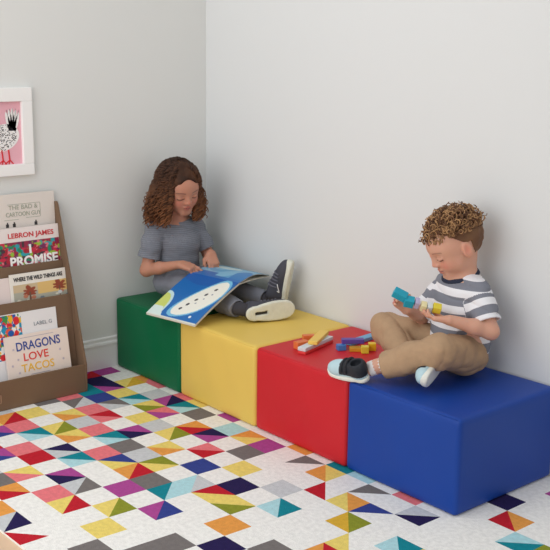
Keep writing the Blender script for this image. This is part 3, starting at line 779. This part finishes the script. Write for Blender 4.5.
    for i in range(1500):
        if n_made > 620: break
        az = rr.uniform(-math.pi, math.pi)            # direction the lock falls, 0 = forwards
        if abs(az) < .62: continue
        th0 = rr.uniform(.05, 1.45); th1 = 1.70
        front = max(0, 1 - (abs(az) - .62) / .8)      # locks that frame the face
        pts = []
        for t in np.linspace(0, 1, 5):
            th = th0 + (th1 - th0) * t
            q = ec + ex * (1.0 + .03 * rr.random()) * A(math.sin(th) * math.cos(az), math.sin(th) * math.sin(az), math.cos(th))
            if q[0] > .035 and abs(q[1]) < .058 and q[2] < .085: q[1] = math.copysign(.060, az); q[0] = min(q[0], .060)
            pts.append(hc + (q * hs) @ HR)
        e = pts[-1]; out = e - (hc + A(-.02, 0, 0)); out[2] = 0; out = nz(out)
        zend = rr.uniform(.600, .665) + (.015 if e[1] > hc[1] else 0); L = e[2] - zend
        flare = rr.uniform(.015, .056) * (.7 if e[1] > hc[1] else 1) * (1 - .6 * front)
        for t in (.25, .5, .75, 1.0):
            c = e + out * flare * math.sin(t * 1.57) - up * L * t; c[0] = max(c[0], .022)
            if front > 0: c[0] = min(c[0], hc[0] + .050 - .02 * t)
            pts.append(c)
        length = sum(np.linalg.norm(pts[k + 1] - pts[k]) for k in range(len(pts) - 1))
        lo = hcolA * (.8 + 1.1 * rr.random()); hi = lerpc(hcolA[None], hcolB, np.array([rr.uniform(.15, 1.0)]))[0] * 1.1
        n0 = len(cb.v)
        helix(cb, pts, rr.uniform(.0055, .0105), length / rr.uniform(.026, .040), rr.uniform(.0022, .0036), 5, rr.uniform(0, 6)); n_made += 1
        nn = len(cb.v) - n0
        for k in range(nn): u = (k / nn) ** 1.3; cb.c[n0 + k] = tuple(lo * (1 - u) + hi * u)
    cb.build('curls', hm, ho, smooth=True)
    return root
girl()

# ------------------------------------------------------------------ open picture book on the girl's lap
def open_book():
    A, B = Vector((.325, -.321, .440)), Vector((.580, -.279, .438))
    C, D = Vector((.352, -.553, .316)), Vector((.608, -.511, .316))
    F_, E_ = Vector((.222, -.060, .415)), Vector((.468, -.030, .415))
    root = empty('open_picture_book', (.45, -.3, .42))
    tag(root, 'open blue picture book with a white whale lying across the reader legs', 'book')
    def sheet(name, P00, P10, P01, P11, bow, thick, m, fn=None, parent=root, n=40, lift=0):
        """P00-P10 spine edge, P01-P11 outer edge"""
        nrm = (P10 - P00).cross(P01 - P00).normalized(); nrm = nrm if nrm.z > 0 else -nrm
        b = MB(); g = np.linspace(0, 1, n + 1); col = fn(*np.meshgrid(g, g, indexing='ij')) if fn else None
        for side in (0, 1):
            for i in range(n + 1):
                for j in range(n + 1):
                    u, v = g[i], g[j]; p = P00 * (1 - u) * (1 - v) + P10 * u * (1 - v) + P01 * (1 - u) * v + P11 * u * v
                    p = p + nrm * (bow * math.sin(math.pi * v) * (.7 + .3 * u) + lift - thick * side)
                    b.v.append(tuple(p)); b.c.append(tuple(col[i, j]) if (fn and side == 0) else (.8, .78, .72))
        N = (n + 1) ** 2
        for i in range(n):
            for j in range(n):
                a = i * (n + 1) + j; q = (a, a + 1, a + n + 2, a + n + 1); b.f.append(q); b.f.append(tuple(x + N for x in q[::-1]))
        ring = [i * (n + 1) for i in range(n + 1)] + [n * (n + 1) + j for j in range(1, n + 1)] + [i * (n + 1) + n for i in range(n - 1, -1, -1)] + [j for j in range(n - 1, 0, -1)]
        for k in range(len(ring)):
            a, c = ring[k], ring[(k + 1) % len(ring)]; b.f.append((a, c, c + N, a + N))
        return b.build(name, m, parent, smooth=False)
    def near(U, V):      # V 0 at spine, 1 at the outer edge
        out = np.ones(U.shape + (3,)) * s2l((16, 104, 178))
        cy = .62 - .30 * (U - .1) ; 
        # sky band near the spine on the left, pale water
        out[(V < .13 + .10 * np.sin(U * 4))] = s2l((24, 92, 170))
        # yellow-green island and pale rim at the lower left
        d = ((U - .02) / .20) ** 2 + ((V - .80) / .30) ** 2; out[d < 1.25] = s2l((196, 224, 226)); out[d < .85] = s2l((204, 214, 110))
        out[(U + (1 - V) * .6 < .30) & (V > .80)] = s2l((214, 232, 226))
        # whale: crescent body
        cu, cvv = .68, .50; a = math.radians(62)
        x = (U - cu) * math.cos(a) - (V - cvv) * math.sin(a); y = (U - cu) * math.sin(a) + (V - cvv) * math.cos(a)
        body = (x / .47) ** 2 + ((y + .35 * x * x - .03) / .215) ** 2
        out[body < 1.25] = s2l((120, 190, 222)); out[body < 1] = s2l((240, 238, 226))
        for t in (-.32, -.20, -.06, .10, .26):
            out[((x - t) / .032) ** 2 + ((y + .03) / .022) ** 2 < 1] = s2l((52, 50, 58))
        for t in (-.1, .03, .17):
            out[((x - t) / .014) ** 2 + ((y - .045) / .012) ** 2 < 1] = s2l((120, 130, 150))
        out[((U - .80) / .022) ** 2 + ((V - .88) / .022) ** 2 < 1] = s2l((230, 236, 240))
        out[(V > .975)] = s2l((224, 226, 214))
        return out
    def far(U, V):
        out = np.ones(U.shape + (3,)) * s2l((134, 190, 220))
        out[((V + .25 * np.sin(U * 5)) % .5) < .14] = s2l((96, 166, 208))
        d = ((U - .35) / .30) ** 2 + ((V - .62) / .13) ** 2; out[d < 1] = s2l((206, 226, 226))
        out[(U > .72) & (V < .35 + .2 * np.sin(U * 9))] = s2l((40, 124, 190))
        out[V > .86] = s2l((70, 140, 160)); out[(V < .10)] = s2l((30, 110, 184)); out[(U < .45) & (V < .22)] = s2l((30, 110, 184))
        return out
    pm = mat('glossy_page', attr=True, rough=.35)
    cov = mat('book_cover', (226, 222, 208), .5)
    sheet('cover', A, B, C, D, .004, .0035, cov, lift=-.0055)
    sheet('page', A, B, C.lerp(A, .006), D.lerp(B, .006), .006, .004, pm, near, n=110, lift=-.001)
    sheet('cover', A, B, F_, E_, .004, .0035, cov, lift=-.0055)
    sheet('page', A, B, F_.lerp(A, .01), E_.lerp(B, .01), .018, .004, pm, far, n=80, lift=-.001)
    return root
open_book()

# ------------------------------------------------------------------ the boy
def boy():
    A = lambda *a: np.array(a, float)
    root = empty('person', (1.52, -.14, .2995))
    tag(root, 'short haired person in a striped tee cross legged on the blue block', 'person')
    fw = nz(A(-.30, -.95, 0)); F = frame_of(fw)
    pel, belly, chest, neck = A(1.535, -.128, .375), A(1.53, -.128, .45), A(1.527, -.118, .53), A(1.522, -.115, .600)
    hc = A(1.510, -.144, .713); hs = .96
    hf = A(-.38, -.86, -.50); HR = frame_of(hf, (-.05, 0, 1))
    Ls, Rs = A(1.606, -.130, .573), A(1.455, -.110, .573)
    Le, Re = A(1.672, -.150, .468), A(1.412, -.175, .470)
    Lw, Rw = A(1.598, -.258, .506), A(1.432, -.270, .508)
    body = SDF()
    head(body, hc, HR, hs)
    body.cone(hc + A(.015, .03, -.05), neck + A(0, .01, -.01), .036, .038, .03)
    body.cone(neck + A(0, .005, -.012), chest + A(0, 0, .01), .045, .062, .04)
    body.cone(Rs + A(.02, 0, .004), Ls + A(-.02, 0, .004), .034, .034, .04)
    body.ell(chest, (.062, .084, .075), F, .04).ell(belly, (.068, .080, .07), F, .04).ell(pel, (.072, .090, .062), F, .04)
    for s, e, w in ((Rs, Re, Rw), (Ls, Le, Lw)):
        body.cone(s, e, .030, .0245, .02); body.cone(e, e + (w - e) * .4, .0245, .0235, .015); body.cone(e + (w - e) * .4, w, .0235, .0170, .015)
    hand(body, Lw, (-.74, -.62, .06), (-.15, .20, 1), (-.5, .8, .2), .90, (.22, .28, .34, .42), thumb=(.25, .55))
    hand(body, Rw, (-.15, -.62, .60), (.80, -.30, -.10), (.2, .0, .8), .90, (.42, .48, .52, .55), thumb=(.2, .55))
    Lh, Rh = A(1.580, -.150, .374), A(1.478, -.130, .374)
    Lk, Rk = A(1.618, -.325, .424), A(1.305, -.225, .408)
    La, Ra = A(1.444, -.412, .349), A(1.515, -.315, .345)
    for h, k, a in ((Rh, Rk, Ra), (Lh, Lk, La)):
        body.cone(h, k, .044, .034, .03); body.cone(k, a, .034, .0215, .02)
    body.cone(La, A(1.420, -.432, .336), .021, .020, .015)
    skin = mat('skin', attr=True, rough=.5, sss=.25, spec=.35)
    surf('body', body, (1.24, -.50, .29), (1.74, -.02, .87), .0024, skin, root, face_color(hc, HR, hs, (216, 164, 140), (200, 110, 104), (140, 96, 72), (226, 130, 112)))
    # striped tee
    sh = SDF()
    sh.ell(chest + A(0, 0, -.005), (.074, .088, .082), F, .04).ell(belly, (.082, .090, .085), F, .05).ell(pel + A(0, 0, .01), (.092, .100, .070), F, .05)
    sh.cone(Rs + A(.02, 0, .002), Ls + A(-.02, 0, .002), .045, .045, .04)
    sh.cone(neck + A(0, .005, -.025), chest, .056, .07, .04)
    ends = []
    for s, e in ((Rs, Re), (Ls, Le)):
        e2 = s + (e - s) * .80; sh.cone(s, e2, .040, .043, .007); ends.append((s, e, s + (e - s) * .74))
    hem = .352
    def shirt(p):
        d = sh(p) + .0036 * wr(p * A(1, 1, 1.8), 50, 7) + .0014 * wr(p, 120, 4) + folds(p, A(.3, .1, 1), 30, 6, .0040)
        d = np.maximum(d, hem - p[:, 2])
        q = (p - belly) @ F[1]
        for (s, e, e2), sg in zip(ends, (-1, 1)):
            ax = nz(e - s); t = (p - e2) @ ax; near = np.linalg.norm(p - e2, axis=1)
            side = (q * sg > .076)
            d = np.where(side & (near < .12), np.maximum(d, t), d)
            d = np.maximum(d, -np.maximum(rc(p, s + (e - s) * .45, e + (e - s) * .6, .035, .038), -(t + .03)))
        d = smax(d, -(rc(p, neck + A(-.004, -.006, .030), neck + A(-.02, -.02, .12), .046, .05)), .006)
        return d
    def stc(p):     # stripe coordinate: along the torso, along each arm on the sleeves
        v = (p[:, 2] - .355) / .052
        for (s, e, e2), sg in zip(ends, (-1, 1)):
            q = (p - belly) @ F[1]; ax = nz(e - s); t = (p - s) @ ax
            on = (q * sg > .072) & (rc(p, s + (e - s) * .15, e, .05, .05) < .012)
            v = np.where(on & (t > .012), 4.96 - t / .052, v)
        return v
    sm = mat('striped_jersey', (240, 240, 242), .9, .2, 200)
    nt = sm.node_tree; bs = nt.nodes['Principled BSDF']
    at = nt.nodes.new('ShaderNodeAttribute'); at.attribute_name = 'stripe'
    fr = nt.nodes.new('ShaderNodeMath'); fr.operation = 'FRACT'; gt = nt.nodes.new('ShaderNodeMath'); gt.operation = 'GREATER_THAN'; gt.inputs[1].default_value = .47
    mx = nt.nodes.new('ShaderNodeMix'); mx.data_type = 'RGBA'; mx.inputs[6].default_value = rgba((238, 238, 242)); mx.inputs[7].default_value = rgba((128, 131, 142))
    nt.links.new(at.outputs['Fac'], fr.inputs[0]); nt.links.new(fr.outputs[0], gt.inputs[0]); nt.links.new(gt.outputs[0], mx.inputs[0]); nt.links.new(mx.outputs[2], bs.inputs['Base Color'])
    ts = surf('t_shirt', shirt, (1.33, -.27, .33), (1.76, -.015, .66), .0026, sm, root, None, {'stripe': stc})
    cb = MB(); pts = []
    for i in range(33):
        t = 2 * math.pi * i / 32; pts.append(neck + A(.051 * math.cos(t) - .004, -.006 + .051 * math.sin(t), .015 + .014 * math.sin(t) + .004 * math.cos(t)))
    cb.tube(pts, .0100, 8); cb.build('collar', mat('navy_rib', (40, 46, 66), .9), ts, smooth=True)
    # trousers
    tr = SDF()
    tr.ell(pel + A(0, 0, -.012), (.080, .102, .060), F, .04)
    for h, k, a in ((Rh, Rk, Ra), (Lh, Lk, La)):
        tr.cone(h, k, .062, .050, .025); tr.cone(k, k + (a - k) * .90, .050, .041, .012)
    def pants(p):
        d = tr(p) + .0050 * wr(p * A(1.4, 1, 1.2), 48, 9) + .0022 * wr(p, 105, 3) + folds(p, A(.35, .9, -.25), 26, 4, .0050) + folds(p, A(.9, -.2, .4), 38, 8, .0032)
        d = np.maximum(d, .3003 - p[:, 2]); d = np.maximum(d, np.where(p[:, 1] > -.20, p[:, 2] - .450, -1))
        for k, a in ((Rk, Ra), (Lk, La)):
            ax = nz(a - k); e = k + (a - k) * .90; t = (p - e) @ ax
            d = np.where(np.linalg.norm(p - e, axis=1) < .055, np.maximum(d, t), d)
            d = np.maximum(d, -np.maximum(rc(p, k + (a - k) * .5, a + (a - k) * .3, .027, .028), -(t + .025)))
        return d
    surf('trousers', pants, (1.22, -.48, .295), (1.72, -.02, .49), .0027, mat('khaki_twill', (178, 146, 114), .85, .2, 180, var=.05, vscale=50), root)
    sk = MB(); sk.tube([La + (Lk - La) * .25, La, A(1.425, -.428, .338)], .0245, 14); sk.build('sock', mat('white_sock', (236, 230, 228), .9), root, smooth=True)
    vel = dict(upper=(34, 38, 46), toecap=(186, 214, 222), sole=(232, 232, 222), lace=(30, 32, 38), laces=2, lw=.0060, lx=.080, ls=.024, lname='strap', tread=.5)
    shoe(root, A(1.446, -.448, .308), A(1.346, -.462, .308), A(-.30, .38, -.88), .158, dict(vel), 'shoe')
    v2 = dict(vel)
    v2['capx'] = .155
    shoe(root, A(1.588, -.262, .366), A(1.634, -.385, .350), A(.97, -.02, -.22), .158, v2, 'shoe')
    # hair: close cropped base, longer curls on top
    def w(x, y, z): return hc + (A(x, y, z) * hs) @ HR
    hb = SDF().ell(w(-.014, 0, .026), np.array([.0962, .0768, .0845]) * hs, HR)
    def hair(p):
        q = ((p - hc) @ HR.T) / hs; x, y, z = q.T
        d = hb(p) + .0018 * wr(p, 260, 5)
        line = np.where(x > .02, .050 + .10 * (x - .02) + .12 * (np.abs(y) - .04), np.where(x > -.012, .016 + 1.05 * (x + .012), np.where(x > -.03, .016, -.062 - .5 * (x + .09))))
        d = np.maximum(d, line - z)
        return d
    ca, cb_ = s2l((104, 72, 52)), s2l((194, 150, 104))
    def hcol(p): return lerpc(np.tile(ca, (len(p), 1)), cb_, .12 + .12 * wr(p, 90, 3))
    hm = mat('brown_hair', attr=True, rough=.6, spec=.25)
    ho = surf('hair', hair, hc - .15, hc + .15, .0026, hm, root, hcol)
    c = MB(); rr = random.Random(21)
    for i in range(640):
        az = rr.uniform(-math.pi, math.pi); el = rr.uniform(.1, 1.57)
        dl = A(math.cos(az) * math.cos(el), math.sin(az) * math.cos(el), math.sin(el))
        q = A(-.014 + .094 * dl[0], .076 * dl[1], .026 + .083 * dl[2])
        if q[2] < .046 + .10 * q[0] + .3 * max(abs(q[1]) - .05, 0): continue
        st = hc + (q * hs) @ HR; nn = nz(dl @ HR); lean = nz(nn + (A(.55, 0, 0) @ HR) * .9 + A(rr.uniform(-.6, .6), rr.uniform(-.6, .6), rr.uniform(-.3, .3)))
        L = rr.uniform(.010, .022)
        col = ca * (.7 + .6 * rr.random()) if rr.random() < .45 else lerpc(np.array([ca]), cb_, np.array([rr.uniform(.3, 1.0)]))[0]
        helix(c, [st, st + nn * L * .6, st + nn * L * .8 + lean * L * .7], rr.uniform(.005, .0085), rr.uniform(1.2, 2.0), rr.uniform(.0018, .0032), 5, rr.uniform(0, 6), tuple(col))
    c.build('curls', hm, ho, smooth=True)
boy()

# ------------------------------------------------------------------ bricks in the boy's hands
def held(size, center, xdir, zdir, color, label):
    x = Vector(xdir).normalized(); z = Vector(zdir); z = (z - x * z.dot(x)).normalized(); y = z.cross(x); c = Vector(center)
    M = Matrix(((x.x, y.x, z.x, c.x), (x.y, y.y, z.y, c.y), (x.z, y.z, z.z, c.z), (0, 0, 0, 1))); h = [s / 2 for s in size]
    o = MB().box((-h[0], -h[1], -h[2]), (h[0], h[1], h[2]), M=M).build('toy_brick', BM[color], None, bevel=.0018); tag(o, label, 'toy brick', 'toy bricks in the boy hands')
RV, UV, CV = Vector((.65, .76, .013)), Vector((-.176, .134, .975)), Vector((.739, -.636, .221))
def at(dx, dz, dc=0, o=Vector((1.493, -.315, .545))): return o + RV * dx + UV * dz + CV * dc

held((.044, .026, .026), at(-.042, .030, .016), RV * .85 - UV * .45, CV + UV, 'teal', 'teal brick at the raised left end, held in the far hand')
held((.030, .026, .030), at(-.014, .008, .016), RV * .95 - UV * .2, CV + UV, 'teal', 'teal cube between the raised teal brick and lilac brick')
held((.014, .026, .026), at(.0105, .004, .018), RV * .95 - UV * .2, CV + UV, 'lilac', 'small lilac brick beside the teal cube')
held((.018, .024, .024), at(.030, -.006, .022), RV * .95 - UV * .2, CV + UV, 'cream', 'small cream brick next to the lilac brick')
held((.016, .024, .024), at(.049, -.009, .022), RV * .95 - UV * .2, CV + UV, 'white', 'small white brick between the cream and yellow ones')
held((.026, .024, .024), at(.071, -.012, .024), RV * .95 - UV * .2, CV + UV, 'lime', 'yellow green brick at the right end in the near palm')

# ------------------------------------------------------------------ light
wd = bpy.data.worlds.new('world'); bpy.context.scene.world = wd; wd.use_nodes = True
wd.node_tree.nodes['Background'].inputs[0].default_value = (.96, .98, 1, 1); wd.node_tree.nodes['Background'].inputs[1].default_value = .58
def area(name, loc, target, sx, sy, power, color=(1, 1, 1)):
    l = bpy.data.lights.new(name, 'AREA'); l.shape = 'RECTANGLE'; l.size = sx; l.size_y = sy; l.energy = power; l.color = color
    o = bpy.data.objects.new(name, l); o.location = loc; o.rotation_euler = (Vector(target) - Vector(loc)).to_track_quat('-Z', 'Y').to_euler(); COL.objects.link(o)
area('window_light', (1.1, -3.0, 1.35), (1.0, -.2, .6), 1.9, 2.2, 17, (.98, .985, 1))
area('side_fill', (2.4, -4.0, 1.5), (.9, -.2, .5), 1.8, 1.8, 18, (1, .985, .96))  # added soft fill, lifts the left wall and the boy's wall shadow
area('overhead_fill', (1.1, -1.9, 2.6), (1.2, -.5, .2), 2.0, 2.0, 14, (.98, .99, 1))  # added overhead fill, brightens the block tops and both walls

# ------------------------------------------------------------------ camera
f, pit, yaw, roll = 1030.876, .2232237, -.8600518, .0133975
fw = Vector((math.sin(yaw) * math.cos(pit), math.cos(yaw) * math.cos(pit), -math.sin(pit)))
r = fw.cross(Vector((0, 0, 1))).normalized(); u = r.cross(fw)
r2 = r * math.cos(roll) + u * math.sin(roll); u2 = -r * math.sin(roll) + u * math.cos(roll)
cd = bpy.data.cameras.new('camera'); cam = bpy.data.objects.new('camera', cd); COL.objects.link(cam)
cam.matrix_world = Matrix(((r2.x, u2.x, -fw.x, 3.5718), (r2.y, u2.y, -fw.y, -2.6730), (r2.z, u2.z, -fw.z, 1.3392), (0, 0, 0, 1)))
cd.sensor_width = 36; cd.lens = f / 550 * 36; cd.clip_start = .05
sc = bpy.context.scene; sc.camera = cam
sc.view_settings.view_transform = 'Standard'; sc.view_settings.look = 'None'; sc.view_settings.gamma = 1; sc.view_settings.exposure = 0
sc.view_settings.use_curve_mapping = False
